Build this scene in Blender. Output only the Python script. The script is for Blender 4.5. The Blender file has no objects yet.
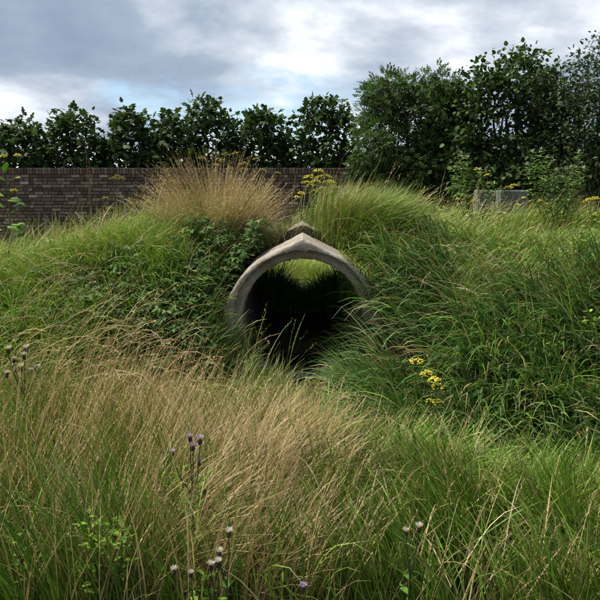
import bpy, math, random
import numpy as np
from math import radians, sin, cos, pi

# ------------------------------------------------------------------ camera, sky, sun, exposure
scene = bpy.context.scene
C = scene.collection
F_PX = 643.0
PITCH = math.atan(115.0 / F_PX)
EYE = 1.65
cd = bpy.data.cameras.new('camera'); cam = bpy.data.objects.new('camera', cd); C.objects.link(cam)
cam.location = (0, 0, EYE); cam.rotation_euler = (pi / 2 - PITCH, 0, 0)
cd.sensor_width = 36; cd.lens = 36 * F_PX / 600; cd.clip_end = 2000; cd.clip_start = 0.05
scene.camera = cam

SUN_EL, SUN_AZ = radians(60), radians(-75)      # azimuth from +Y towards +X
SKY_STRENGTH = 0.10
world = bpy.data.worlds.new('World'); scene.world = world; world.use_nodes = True
sun_d = bpy.data.lights.new('sun', 'SUN'); sun = bpy.data.objects.new('sun', sun_d); C.objects.link(sun)
sun_d.energy = 4.6; sun_d.angle = radians(11); sun_d.color = (1.0, 0.96, 0.9)
sun.rotation_euler = (pi / 2 - SUN_EL, 0, pi - SUN_AZ)
sun.location = (-4, 3, 12)
vs = scene.view_settings
vs.view_transform = 'Standard'; vs.look = 'None'; vs.exposure = 0.85; vs.gamma = 1.0; vs.use_curve_mapping = False
scene.cycles.use_denoising = True
scene.cycles.max_bounces = 8; scene.cycles.diffuse_bounces = 3; scene.cycles.transmission_bounces = 4
scene.cycles.caustics_reflective = False; scene.cycles.caustics_refractive = False


def N(nt, typ, **kw):
    n = nt.nodes.new(typ)
    for k, v in kw.items():
        if k.startswith('i_'):
            n.inputs[k[2:].replace('_', ' ')].default_value = v
        else:
            setattr(n, k, v)
    return n


def math_node(nt, op, a, b=None, clamp=False):
    n = nt.nodes.new('ShaderNodeMath'); n.operation = op; n.use_clamp = clamp
    for i, v in enumerate((a, b)):
        if v is None: continue
        if isinstance(v, (int, float)): n.inputs[i].default_value = v
        else: nt.links.new(v, n.inputs[i])
    return n.outputs[0]


def ramp(nt, fac, stops):
    r = nt.nodes.new('ShaderNodeValToRGB')
    e = r.color_ramp.elements
    e[0].position, e[0].color = stops[0][0], (*stops[0][1], 1)
    e[1].position, e[1].color = stops[-1][0], (*stops[-1][1], 1)
    for p, c in stops[1:-1]:
        x = e.new(p); x.color = (*c, 1)
    nt.links.new(fac, r.inputs[0])
    return r.outputs[0]


def mix_col(nt, fac, a, b, mode='MIX'):
    m = nt.nodes.new('ShaderNodeMix'); m.data_type = 'RGBA'; m.blend_type = mode
    for i, v in ((0, fac), (6, a), (7, b)):
        if isinstance(v, (int, float)): m.inputs[i].default_value = v
        elif isinstance(v, tuple): m.inputs[i].default_value = (*v, 1)
        else: nt.links.new(v, m.inputs[i])
    return m.outputs[2]


def build_sky():
    nt = world.node_tree; nt.nodes.clear(); L = nt.links.new
    out = N(nt, 'ShaderNodeOutputWorld'); bg = N(nt, 'ShaderNodeBackground')
    bg.inputs[1].default_value = SKY_STRENGTH
    L(bg.outputs[0], out.inputs[0])
    sky = N(nt, 'ShaderNodeTexSky', sky_type='NISHITA', sun_disc=False, sun_elevation=SUN_EL,
            sun_rotation=SUN_AZ, altitude=20, air_density=1.0, dust_density=0.6, ozone_density=1.0)
    tc = N(nt, 'ShaderNodeTexCoord')
    sep = N(nt, 'ShaderNodeSeparateXYZ'); L(tc.outputs['Generated'], sep.inputs[0])
    z = math_node(nt, 'ADD', math_node(nt, 'MAXIMUM', sep.outputs[2], 0.0), 0.26)
    com = N(nt, 'ShaderNodeCombineXYZ')
    L(math_node(nt, 'DIVIDE', sep.outputs[0], z), com.inputs[0])
    L(math_node(nt, 'DIVIDE', sep.outputs[1], z), com.inputs[1])
    L(math_node(nt, 'MULTIPLY', sep.outputs[2], 1.5), com.inputs[2])

    def cloud_noise(loc, scale, detail, rough, dist=0.0):
        mp = N(nt, 'ShaderNodeMapping'); mp.inputs[1].default_value = loc
        L(com.outputs[0], mp.inputs[0])
        n = N(nt, 'ShaderNodeTexNoise'); n.inputs['Scale'].default_value = scale
        n.inputs['Detail'].default_value = detail; n.inputs['Roughness'].default_value = rough
        n.inputs['Distortion'].default_value = dist
        L(mp.outputs[0], n.inputs[0]); return n.outputs[0]
    cover = cloud_noise((7.17, 14.8, -10.91), 0.9, 8, 0.56, 0.2)
    shade = cloud_noise((15.82, 14.89, -19.26), 0.8, 8, 0.54, 0.2)
    cov = N(nt, 'ShaderNodeMapRange', interpolation_type='SMOOTHSTEP')
    cov.inputs[1].default_value = 0.38; cov.inputs[2].default_value = 0.50
    L(cover, cov.inputs[0])
    cloud = ramp(nt, shade, [(0.34, (1.5, 1.95, 2.65)), (0.44, (2.3, 2.8, 3.5)), (0.50, (4.0, 4.4, 4.9)),
                             (0.57, (7.0, 7.1, 7.3))])
    skyc = mix_col(nt, 1.0, sky.outputs[0], (0.80, 0.84, 0.88), 'MULTIPLY')
    col = mix_col(nt, cov.outputs[0], skyc, cloud)
    L(col, bg.inputs[0])


build_sky()

# ------------------------------------------------------------------ helpers
rng = np.random.default_rng(7)


def U(a, b, n=None): return rng.uniform(a, b, n)


def P(px, py, Y):
    """point at depth Y seen at pixel (px, py) of the 600 px photograph"""
    u, v = (px - 300) / F_PX, (300 - py) / F_PX
    dy = cos(PITCH) + v * sin(PITCH); dz = -sin(PITCH) + v * cos(PITCH)
    t = Y / dy
    return np.array((u * t, Y, EYE + dz * t))


def smooth(t):
    t = np.clip(t, 0, 1); return t * t * (3 - 2 * t)


_tab = np.random.default_rng(3).random((256, 256))


def vnoise(x, y, s=1.0, off=0):
    x = np.asarray(x, float) * s + 37.3 + off * 17.7; y = np.asarray(y, float) * s + 11.9 + off * 5.3
    xi = np.floor(x).astype(int); yi = np.floor(y).astype(int)
    fx = smooth(x - xi); fy = smooth(y - yi)
    g = lambda i, j: _tab[i % 256, j % 256]
    return (g(xi, yi) * (1 - fx) + g(xi + 1, yi) * fx) * (1 - fy) + (g(xi, yi + 1) * (1 - fx) + g(xi + 1, yi + 1) * fx) * fy


def fbm(x, y, s=1.0, off=0):
    return (vnoise(x, y, s, off) + .5 * vnoise(x, y, s * 2.1, off + 1) + .25 * vnoise(x, y, s * 4.3, off + 2)) / 1.75


def tag(o, label=None, cat=None, group=None, kind=None):
    if label: o['label'] = label
    if cat: o['category'] = cat
    if group: o['group'] = group
    if kind: o['kind'] = kind
    return o


def empty(name, loc=(0, 0, 0)):
    o = bpy.data.objects.new(name, None); C.objects.link(o); o.location = tuple(float(v) for v in loc)
    o.empty_display_size = 0.1
    return o


class MB:
    """collects polygons with vertex colours and links them as one mesh object (world coordinates)"""
    def __init__(s): s.v = []; s.c = []; s.f = []; s.n = 0
    def add(s, v, faces, col):
        v = np.asarray(v, float).reshape(-1, 3)
        faces = np.asarray(faces, int)
        col = np.broadcast_to(np.asarray(col, float), v.shape)
        s.v.append(v); s.c.append(col); s.f.append(faces + s.n); s.n += len(v)
    def mesh(s, name, origin=(0, 0, 0), smooth_shade=True):
        v = np.concatenate(s.v) - np.asarray(origin, float); c = np.concatenate(s.c)
        me = bpy.data.meshes.new(name)
        me.vertices.add(len(v)); me.vertices.foreach_set('co', v.astype(np.float32).ravel())
        loops = np.concatenate([f.ravel() for f in s.f])
        tot = np.concatenate([np.full(len(f), f.shape[1]) for f in s.f])
        start = np.concatenate([[0], np.cumsum(tot)[:-1]])
        me.loops.add(len(loops)); me.loops.foreach_set('vertex_index', loops.astype(np.int32))
        me.polygons.add(len(tot)); me.polygons.foreach_set('loop_start', start.astype(np.int32))
        me.polygons.foreach_set('loop_total', tot.astype(np.int32))
        me.polygons.foreach_set('use_smooth', np.full(len(tot), smooth_shade))
        a = me.color_attributes.new('Col', 'FLOAT_COLOR', 'POINT')
        a.data.foreach_set('color', np.concatenate([c, np.ones((len(c), 1))], 1).astype(np.float32).ravel())
        me.update(calc_edges=True)
        return me
    def build(s, name, mat, parent=None, origin=None, smooth_shade=True):
        """origin: world position of the object; parts take their parent's"""
        if origin is None: origin = tuple(parent.location) if parent is not None and parent.parent is None else (0, 0, 0)
        me = s.mesh(name, origin, smooth_shade)
        me.materials.append(mat)
        o = bpy.data.objects.new(name, me); C.objects.link(o)
        if parent is not None: o.parent = parent
        else: o.location = tuple(float(q) for q in origin)
        return o


def lin(c): return np.asarray(c, float)


def jitter_cols(cols, n, v=0.25, hv=0.08):
    """n colours picked from a list of (weight, colour), jittered in brightness and hue"""
    w = np.array([c[0] for c in cols], float); w /= w.sum()
    base = np.array([c[1] for c in cols], float)[rng.choice(len(cols), n, p=w)]
    return np.clip(base * (1 + U(-v, v, (n, 1))) * (1 + U(-hv, hv, (n, 3))), 0.002, 0.9)


def ribbons(mb, roots, az, th0, th1, L, W, segs=4, p=1.3, roll=None, prof=None, cb=None, ct=None):
    """curved tapering blades; returns the centre line (n, segs+1, 3) and the lean angle"""
    n = len(roots)
    b = lambda a: np.broadcast_to(np.asarray(a, float), (n,))
    az, th0, th1, L, W = map(b, (az, th0, th1, L, W))
    t = np.linspace(0, 1, segs + 1)
    tm = (t[1:] + t[:-1]) / 2
    th = th0[:, None] + (th1 - th0)[:, None] * tm[None] ** p
    azs = az[:, None] + np.zeros((1, segs))
    d = np.stack([np.sin(th) * np.cos(azs), np.sin(th) * np.sin(azs), np.cos(th)], -1) * (L / segs)[:, None, None]
    pos = np.concatenate([roots[:, None, :], roots[:, None, :] + np.cumsum(d, 1)], 1)
    thv = th0[:, None] + (th1 - th0)[:, None] * t[None] ** p
    if roll is None: roll = U(-0.9, 0.9, n)
    ca, sa = np.cos(az)[:, None], np.sin(az)[:, None]
    s = np.stack([-sa + 0 * thv, ca + 0 * thv, 0 * thv], -1)
    nr = np.stack([np.cos(thv) * ca, np.cos(thv) * sa, -np.sin(thv)], -1)
    side = np.cos(roll)[:, None, None] * s + np.sin(roll)[:, None, None] * nr
    if prof is None: prof = np.interp(t, [0, .3, .7, 1], [.65, 1, .8, .06])
    w = (W[:, None] * prof[None])[..., None] * .5
    v = np.stack([pos - side * w, pos + side * w], 2).reshape(n, -1, 3)
    k = np.arange(segs) * 2
    q = np.stack([k, k + 1, k + 3, k + 2], -1)
    f = (np.arange(n)[:, None, None] * (2 * (segs + 1)) + q[None]).reshape(-1, 4)
    cb = np.asarray(cb, float); ct = cb if ct is None else np.asarray(ct, float)
    tt = np.repeat(t, 2)[None, :, None]
    cb = np.broadcast_to(cb, (n, 3)); ct = np.broadcast_to(ct, (n, 3))
    col = cb[:, None] * (1 - tt) + ct[:, None] * tt
    mb.add(v, f, col.reshape(-1, 3))
    return pos, thv


def seed_heads(mb, pos, az, thv, cols, k=7, start=.74, l=(.012, .03), w=.0045):
    n, m = pos.shape[:2]
    for j in range(k):
        t = (start + (1 - start) * (j + U(0, 1, n)) / k) * (m - 1)
        i = np.minimum(t.astype(int), m - 2); fr = (t - i)[:, None]
        r = np.arange(n)
        root = pos[r, i] * (1 - fr) + pos[r, i + 1] * fr
        th = thv[r, i]
        ribbons(mb, root, az + U(-1.6, 1.6, n), th + U(-.5, .3, n), th + U(-.2, .7, n), U(l[0], l[1], n), w * U(.7, 1.3, n),
                segs=2, prof=np.array([.5, 1, .1]), cb=cols * U(.85, 1.1, (n, 1)))


def tube(mb, pts, radii, col, sides=6):
    pts = np.asarray(pts, float); m = len(pts)
    radii = np.broadcast_to(np.asarray(radii, float), (m,))
    tan = np.gradient(pts, axis=0); tan /= np.linalg.norm(tan, axis=1, keepdims=True) + 1e-9
    ref = np.array((.31, .17, .93)) if abs(tan[0][2]) < .9 else np.array((.95, .2, .1))
    s = np.cross(tan, ref); s /= np.linalg.norm(s, axis=1, keepdims=True) + 1e-9
    u = np.cross(tan, s)
    a = np.linspace(0, 2 * pi, sides, endpoint=False)
    v = pts[:, None] + radii[:, None, None] * (np.cos(a)[None, :, None] * s[:, None] + np.sin(a)[None, :, None] * u[:, None])
    i = np.arange(m - 1)[:, None] * sides; j = np.arange(sides)[None]; j2 = (j + 1) % sides
    f = np.stack([i + j, i + j2, i + sides + j2, i + sides + j], -1).reshape(-1, 4)
    mb.add(v.reshape(-1, 3), f, col)


def curve_pts(a, b, sag=0.0, m=6, bow=(0, 0, 0)):
    a, b = np.asarray(a, float), np.asarray(b, float)
    t = np.linspace(0, 1, m)[:, None]
    return a * (1 - t) + b * t + (4 * t * (1 - t)) * (np.asarray(bow, float) + np.array((0, 0, sag)))


def unit(v): return v / (np.linalg.norm(v, axis=-1, keepdims=True) + 1e-9)


def leaves(mb, tmpl, pos, d, up, scale, col):
    """copies of a leaf template: x along d, z near up"""
    tv, tf = tmpl
    n = len(pos); d = unit(np.asarray(d, float)); up = np.broadcast_to(up, d.shape)
    y = unit(np.cross(up, d)); z = np.cross(d, y)
    scale = np.broadcast_to(np.asarray(scale, float), (n,))
    M = np.stack([d, y, z], 1) * scale[:, None, None]
    v = np.einsum('vi,nij->nvj', tv, M) + pos[:, None]
    k = len(tv)
    off = (np.arange(n) * k)[:, None, None]
    col = np.repeat(np.broadcast_to(col, (n, 3)), k, 0)
    mb.add(v.reshape(-1, 3), (off + tf[None]).reshape(-1, tf.shape[1]), col)


def fan(outline, centre, fold=.25, curl=.2):
    o = np.array(outline, float)
    pts = np.concatenate([[centre], o, (o * [1, -1])[-2:0:-1]])
    v = np.stack([pts[:, 0], pts[:, 1], fold * np.abs(pts[:, 1]) - curl * pts[:, 0] ** 2], 1)
    m = len(pts) - 1
    f = np.array([[0, 1 + i, 1 + (i + 1) % m] for i in range(m)])
    return v, f


FIG = fan([(0, 0), (-.08, .3), (.2, .22), (.46, .52), (.55, .2), (.82, .24), (1, 0)], (.36, 0), -.2, .35)
OVAL = fan([(0, 0), (.18, .2), (.5, .29), (.8, .17), (1, 0)], (.45, 0), .28, .25)
ROUND = fan([(0, 0), (.1, .28), (.45, .43), (.8, .26), (1, 0)], (.45, 0), .2, .3)
LANCE = fan([(0, 0), (.3, .16), (.7, .12), (1, 0)], (.45, 0), .3, .35)


def compound(leaflets):
    vs, fs, k = [], [], 0
    for (x, y, ang, s) in leaflets:
        v, f = fan([(0, 0), (.25, .2), (.62, .21), (1, 0)], (.45, 0), .22, .25)
        c, q = cos(ang), sin(ang)
        w = np.stack([x + s * (v[:, 0] * c - v[:, 1] * q), y + s * (v[:, 0] * q + v[:, 1] * c), s * v[:, 2] - .2 * x * x], 1)
        vs.append(w); fs.append(f + k); k += len(v)
    return np.concatenate(vs), np.concatenate(fs)


TRIFOL = compound([(.35, 0, 0, .65), (.3, .03, 1.15, .5), (.3, -.03, -1.15, .5)])
ASH = compound([(.82, 0, 0, .34)] + [(x, sg * .02, sg * .95, s) for x, s in ((.3, .3), (.48, .36), (.66, .36)) for sg in (-1, 1)])
LOBED = compound([(.7, 0, 0, .32)] + [(x, sg * .01, sg * 1.0, s) for x, s in ((.12, .14), (.3, .22), (.5, .26)) for sg in (-1, 1)] + [(0, 0, 0, .85)])

# ------------------------------------------------------------------ materials


def plant_mat(name, rough=.55, trans=.3, spec=.25, mottle=.35, mscale=40):
    m = bpy.data.materials.new(name); m.use_nodes = True; nt = m.node_tree; nt.nodes.clear(); L = nt.links.new
    out = N(nt, 'ShaderNodeOutputMaterial')
    at = N(nt, 'ShaderNodeAttribute', attribute_name='Col')
    tc = N(nt, 'ShaderNodeTexCoord')
    no = N(nt, 'ShaderNodeTexNoise'); no.inputs['Scale'].default_value = mscale; no.inputs['Detail'].default_value = 3
    L(tc.outputs['Object'], no.inputs[0])
    v = ramp(nt, no.outputs[0], [(.3, (1 - mottle,) * 3), (.7, (1 + mottle * .6,) * 3)])
    c = mix_col(nt, 1.0, at.outputs['Color'], v, 'MULTIPLY')
    b = N(nt, 'ShaderNodeBsdfPrincipled'); b.inputs['Roughness'].default_value = rough
    b.inputs['Specular IOR Level'].default_value = spec
    L(c, b.inputs['Base Color'])
    tr = N(nt, 'ShaderNodeBsdfTranslucent')
    L(mix_col(nt, 1.0, c, (1.0, 1.05, .6), 'MULTIPLY'), tr.inputs[0])
    mx = N(nt, 'ShaderNodeMixShader'); mx.inputs[0].default_value = trans
    L(b.outputs[0], mx.inputs[1]); L(tr.outputs[0], mx.inputs[2]); L(mx.outputs[0], out.inputs[0])
    return m


def solid_mat(name, stops, scale=6, rough=.9, bump=.3, bscale=60, attr=False, objcol=False, spec=.2, detail=8):
    m = bpy.data.materials.new(name); m.use_nodes = True; nt = m.node_tree; L = nt.links.new
    b = nt.nodes['Principled BSDF']; b.inputs['Roughness'].default_value = rough; b.inputs['Specular IOR Level'].default_value = spec
    tc = N(nt, 'ShaderNodeTexCoord')
    no = N(nt, 'ShaderNodeTexNoise'); no.inputs['Scale'].default_value = scale; no.inputs['Detail'].default_value = detail
    no.inputs['Roughness'].default_value = .62
    L(tc.outputs['Object'], no.inputs[0])
    c = ramp(nt, no.outputs[0], stops)
    if attr:
        at = N(nt, 'ShaderNodeAttribute', attribute_name='Col'); c = mix_col(nt, 1.0, c, at.outputs['Color'], 'MULTIPLY')
    if objcol:
        oi = N(nt, 'ShaderNodeObjectInfo'); c = mix_col(nt, 1.0, c, oi.outputs['Color'], 'MULTIPLY')
    L(c, b.inputs['Base Color'])
    n2 = N(nt, 'ShaderNodeTexNoise'); n2.inputs['Scale'].default_value = bscale; n2.inputs['Detail'].default_value = 6
    n2.inputs['Roughness'].default_value = .7
    L(tc.outputs['Object'], n2.inputs[0])
    bp = N(nt, 'ShaderNodeBump'); bp.inputs['Strength'].default_value = bump; bp.inputs['Distance'].default_value = .02
    L(n2.outputs[0], bp.inputs['Height']); L(bp.outputs[0], b.inputs['Normal'])
    return m


M_GRASS = plant_mat('grass_blade', .5, .2, .22, .15)
M_STRAW = plant_mat('dry_grass_blade', .75, .2, .1, .15)
M_LEAF = plant_mat('leaf', .6, .25, .14, .3)
M_FIG = plant_mat('fig_leaf', .6, .22, .12, .3, 12)
M_FLOWER = plant_mat('petal', .6, .3, .1, .1)
M_BARK = solid_mat('bark', [(.3, (.025, .02, .016)), (.7, (.075, .062, .05))], 14, .95, .6, 40)
M_SOIL = solid_mat('soil', [(.3, (.012, .010, .006)), (.7, (.035, .028, .015))], 3, 1, .8, 25, spec=.05)
M_BRICK = solid_mat('brick', [(.28, (.6, .58, .56)), (.72, (1.25, 1.22, 1.2))], 22, .93, .5, 90, attr=True, objcol=True)
M_MORTAR = solid_mat('mortar', [(.3, (.018, .016, .014)), (.7, (.045, .04, .036))], 9, 1, .6, 60)


def concrete_mat(name, dark, light, stain):
    m = bpy.data.materials.new(name); m.use_nodes = True; nt = m.node_tree; L = nt.links.new
    b = nt.nodes['Principled BSDF']; b.inputs['Roughness'].default_value = .92; b.inputs['Specular IOR Level'].default_value = .15
    tc = N(nt, 'ShaderNodeTexCoord')

    def noise(sc, det=8, rg=.6, vec=None):
        n = N(nt, 'ShaderNodeTexNoise'); n.inputs['Scale'].default_value = sc; n.inputs['Detail'].default_value = det
        n.inputs['Roughness'].default_value = rg; L(vec or tc.outputs['Object'], n.inputs[0]); return n.outputs[0]
    base = ramp(nt, noise(5), [(.3, dark), (.7, light)])
    grit = ramp(nt, noise(75, 6, .75), [(.34, (.50, .48, .45)), (.52, (1.0, 1.0, 1.0)), (.68, (1.38, 1.37, 1.35))])
    c = mix_col(nt, 1.0, base, grit, 'MULTIPLY')
    st = N(nt, 'ShaderNodeMapRange'); st.inputs[1].default_value = .48; st.inputs[2].default_value = .64
    L(noise(3.3, 6, .65), st.inputs[0])
    c = mix_col(nt, math_node(nt, 'MULTIPLY', st.outputs[0], .75), c, stain)
    lich = N(nt, 'ShaderNodeMapRange'); lich.inputs[1].default_value = .62; lich.inputs[2].default_value = .7
    L(noise(17, 4, .6), lich.inputs[0])
    c = mix_col(nt, math_node(nt, 'MULTIPLY', lich.outputs[0], .45), c, (.50, .49, .42))
    vo = N(nt, 'ShaderNodeTexVoronoi'); vo.inputs['Scale'].default_value = 70; L(tc.outputs['Object'], vo.inputs[0])
    pit = N(nt, 'ShaderNodeMapRange'); pit.inputs[1].default_value = .08; pit.inputs[2].default_value = .2
    L(vo.outputs[0], pit.inputs[0])
    c = mix_col(nt, math_node(nt, 'SUBTRACT', .35, math_node(nt, 'MULTIPLY', pit.outputs[0], .35)), c, (.05, .045, .04))
    L(c, b.inputs['Base Color'])
    h = math_node(nt, 'ADD', math_node(nt, 'MULTIPLY', noise(34, 10, .75), 1.2), math_node(nt, 'MULTIPLY', pit.outputs[0], .25))
    bp = N(nt, 'ShaderNodeBump'); bp.inputs['Strength'].default_value = .9; bp.inputs['Distance'].default_value = .022
    L(h, bp.inputs['Height']); L(bp.outputs[0], b.inputs['Normal'])
    return m


M_CONC = concrete_mat('weathered_concrete', (.27, .23, .175), (.50, .455, .375), (.21, .145, .085))
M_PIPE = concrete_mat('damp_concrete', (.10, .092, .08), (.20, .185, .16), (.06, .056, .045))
M_SLAB = concrete_mat('pale_concrete', (.13, .135, .12), (.23, .235, .21), (.06, .065, .045))

# ------------------------------------------------------------------ culvert profile and ground
YF, YB = 5.40, 8.00                         # front and back end of the culvert
pc = P(303, 321, YF); X0, ZC = pc[0], pc[2]
R_IN = P(364, 321, YF)[0] - X0
R_MID = R_IN * 70 / 61
R_OUT = R_IN * 80 / 61
Z_OUT = ZC - R_IN * 7 / 61                  # the outer circle sits a little lower
TANG = radians(26)                          # slope of the two roof planes of the collar


def outer_profile(a):
    """outer outline of the pointed pipe, a = angle from the top"""
    a = (a + pi) % (2 * pi) - pi
    r = R_OUT
    if abs(a) < TANG: r = R_OUT * 1.0 / cos(TANG - abs(a))
    return X0 + r * sin(a), Z_OUT + r * cos(a)


_pa = np.array([outer_profile(a) for a in np.linspace(-pi / 2, pi / 2, 181)])


def z_outer(x): return np.interp(x, _pa[:, 0], _pa[:, 1], left=-9, right=-9)


def H_raw(x, y):
    x = np.asarray(x, float); y = np.asarray(y, float)
    dx = x - X0
    t0 = 3.75 + 1.75 * np.exp(-(np.abs(dx) / .85) ** 2.4)
    t1 = 6.45
    s = smooth((y - t0) / (t1 - t0))
    crest = 1.13 - .42 * smooth((-x - 1.3) / 2.2) - .07 * smooth((x - .9) / 1.2)
    drop_l = .72 * smooth((y - 7.1) / 1.5)
    drop_r = .22 * smooth((y - 7.6) / 4)
    k = smooth((x - .7) / 1.4)
    back = 1 - (drop_l * (1 - k) + drop_r * k)
    z = crest * s * back
    z = z - .07 * np.exp(-((y - 4.3) / .8) ** 2)
    near = np.exp(-(np.maximum(np.hypot(x, y - 6) - 10, 0) / 14) ** 2)
    z = z * near + .25 * (1 - near)
    z = z + (fbm(x, y, 1.1) - .5) * .12 * np.clip((np.abs(dx) - .5) / .5, 0, 1) * near
    return z


def H(x, y):
    x = np.asarray(x, float); y = np.asarray(y, float)
    z = H_raw(x, y); zo = z_outer(x)
    inside = zo > -5
    front = inside & (y > YF - .06) & (y < 6.15)
    z = np.where(front, np.minimum(z, zo - .05), z)
    cap = inside & (y >= 6.15) & (y < 7.85)
    z = np.where(cap, np.maximum(z, zo - .04 + .10 * smooth((y - 6.13) / .18)), z)
    back = (np.abs(x - X0) < .62) & (y >= 7.85)
    z = np.where(back, np.minimum(z, .02 + .2 * smooth((y - 8.0) / .6)), z)
    return z


def axis(lo, hi, step, far, growth=1.25):
    a = list(np.arange(lo, hi + 1e-6, step)); s = step
    while a[-1] < far: s *= growth; a.append(a[-1] + s)
    s = step
    while a[0] > -far: s *= growth; a.insert(0, a[0] - s)
    return np.array(a)


def build_ground():
    gx = axis(-4.5, 4.6, .05, 300); gy = axis(1.0, 9.5, .05, 300)
    X, Y = np.meshgrid(gx, gy, indexing='ij')
    Z = H(X, Y)
    nx, ny = X.shape
    v = np.stack([X, Y, Z], -1).reshape(-1, 3)
    i = (np.arange(nx - 1)[:, None] * ny + np.arange(ny - 1)[None]).ravel()
    f = np.stack([i, i + ny, i + ny + 1, i + 1], -1)
    c = v[f].mean(1)
    bore = (np.hypot(c[:, 0] - X0, c[:, 2] - ZC) < R_MID) & (c[:, 1] > YF + .03) & (c[:, 1] < YB - .02)
    mb = MB(); mb.add(v, f[~bore], (1, 1, 1))
    tag(mb.build('ground', M_SOIL), 'dark soil of the mound and meadow under the grass', 'ground', kind='structure')


build_ground()


def build_culvert():
    root = empty('concrete_culvert', (X0, YF, ZC - R_IN))
    tag(root, 'weathered concrete culvert with pointed collar opening from the grassy mound', 'culvert')
    na = 256
    ang = np.linspace(-pi, pi, na, endpoint=False)
    cf = lambda r: np.stack([X0 + r * np.sin(ang), ZC + r * np.cos(ang)], 1)
    of = np.array([outer_profile(a) for a in ang])

    def loft(rings, mb, rough=0.0, closed=True, seed=0):
        m = len(rings); v = np.zeros((m, na, 3))
        for i, (xz, y) in enumerate(rings):
            v[i, :, 0] = xz[:, 0]; v[i, :, 1] = y; v[i, :, 2] = xz[:, 1]
        if rough:
            nn = (fbm(ang * 3.2 + seed, v[..., 1] * 9, 2.2, seed) - .5) * .6 + .7 * (vnoise(ang * 17 + seed, v[..., 1] * 20, 2, seed + 4) - .5) - 1.5 * smooth((vnoise(ang * 13 + seed, v[..., 1] * 26, 2, seed + 7) - .8) / .18)
            rad = np.stack([np.sin(ang), 0 * ang, np.cos(ang)], 1)
            v += rad[None] * (nn * rough)[..., None]
            v[..., 1] += (fbm(ang * 4 + 9, v[..., 0] * 3, 2, seed + 2) - .5) * rough
        i = np.arange(m if closed else m - 1)[:, None]; j = np.arange(na)[None]
        i2 = (i + 1) % m; j2 = (j + 1) % na
        f = np.stack([i * na + j, i2 * na + j, i2 * na + j2, i * na + j2], -1).reshape(-1, 4)
        mb.add(v.reshape(-1, 3), f, (1, 1, 1))

    def shrink(p, k): return np.stack([X0 + (p[:, 0] - X0) * k, ZC + (p[:, 1] - ZC) * k], 1)
    # collar: pointed outside, round rebate inside
    y1 = 6.14
    rings = [(cf(R_MID), YF + .085), (cf(R_MID), YF + .03), (cf(R_MID + .004), YF + .008), (cf(R_MID + .012), YF)]
    for k in (.25, .5, .75):
        rings.append((cf(R_MID) * (1 - k) + shrink(of, .98) * k, YF - .004))
    rings += [(shrink(of, .982), YF), (shrink(of, .994), YF + .006), (of, YF + .02)]
    rings += [(of, y) for y in list(np.arange(YF + .05, y1 - .03, .04)) + [y1 - .02]]
    rings += [(shrink(of, .985), y1), (cf(R_MID), y1)]
    mb = MB(); loft(rings, mb, .009, True, 1)
    mb.build('collar', M_CONC, root).data.set_sharp_from_angle(angle=radians(28))
    # inner ring set back in the rebate
    rings = [(cf(R_IN), YF + .2), (cf(R_IN), YF + .11), (cf(R_IN + .006), YF + .083), (cf(R_IN + .02), YF + .075),
             (cf((R_IN + R_MID) / 2), YF + .074), (cf(R_MID - .006), YF + .076), (cf(R_MID + .01), YF + .09), (cf(R_MID + .01), YF + .2)]
    mb = MB(); loft(rings, mb, .008, True, 5)
    mb.build('inner_ring', M_CONC, root)
    # pipe lengths behind it
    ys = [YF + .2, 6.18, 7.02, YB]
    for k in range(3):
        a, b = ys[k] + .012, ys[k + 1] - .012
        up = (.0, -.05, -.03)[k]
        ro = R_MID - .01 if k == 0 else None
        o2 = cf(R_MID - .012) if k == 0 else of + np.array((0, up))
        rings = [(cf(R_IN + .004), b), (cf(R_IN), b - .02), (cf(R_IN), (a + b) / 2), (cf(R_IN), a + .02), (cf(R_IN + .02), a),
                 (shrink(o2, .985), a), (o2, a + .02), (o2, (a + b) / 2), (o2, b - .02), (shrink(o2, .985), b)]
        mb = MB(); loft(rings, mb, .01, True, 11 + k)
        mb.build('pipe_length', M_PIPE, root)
    # the next ridge stone breaking through the turf
    zt = outer_profile(0)[1] + .085; v = []
    for y, k in ((6.36, .35), (6.47, .95), (6.6, 1.0), (6.75, .96), (6.78, .8)):
        for dx, dz in ((-.17, -.16), (-.15, -.085), (-.07, -.038), (0, 0), (.075, -.035), (.15, -.08), (.17, -.16)):
            v.append((X0 + dx * k + U(-.006, .006), y, zt + dz - (1 - k) * .06 + U(-.006, .006)))
    f = [(7 * i + j, 7 * i + j + 1, 7 * i + j + 8, 7 * i + j + 7) for i in range(4) for j in range(6)]
    mb = MB(); mb.add(v, np.array(f), (1, 1, 1))
    mb.add(v[:7] + v[-7:], np.array([(0, 1, 2, 3, 4, 5, 6), (13, 12, 11, 10, 9, 8, 7)]), (1, 1, 1))
    mb.build('ridge_stone', M_CONC, root, smooth_shade=False)
    # silt lying along the bottom
    gx = np.linspace(-R_IN * .93, R_IN * .93, 14); gy = np.linspace(YF + .12, YB - .01, 40)
    X, Y = np.meshgrid(gx, gy, indexing='ij')
    Z = ZC - R_IN * .62 + .10 * (np.abs(X) / R_IN) ** 2 + (fbm(X, Y, 4, 40) - .5) * .10
    v = np.stack([X + X0, Y, Z], -1).reshape(-1, 3)
    i = (np.arange(13)[:, None] * 40 + np.arange(39)[None]).ravel()
    mb = MB(); mb.add(v, np.stack([i, i + 40, i + 41, i + 1], -1), (1, 1, 1)); mb.build('silt_bed', M_SOIL, root)


build_culvert()

# ------------------------------------------------------------------ brick wall
Y_WALL = 14.0
WALL_TOP = P(100, 168, Y_WALL)[2]


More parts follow.
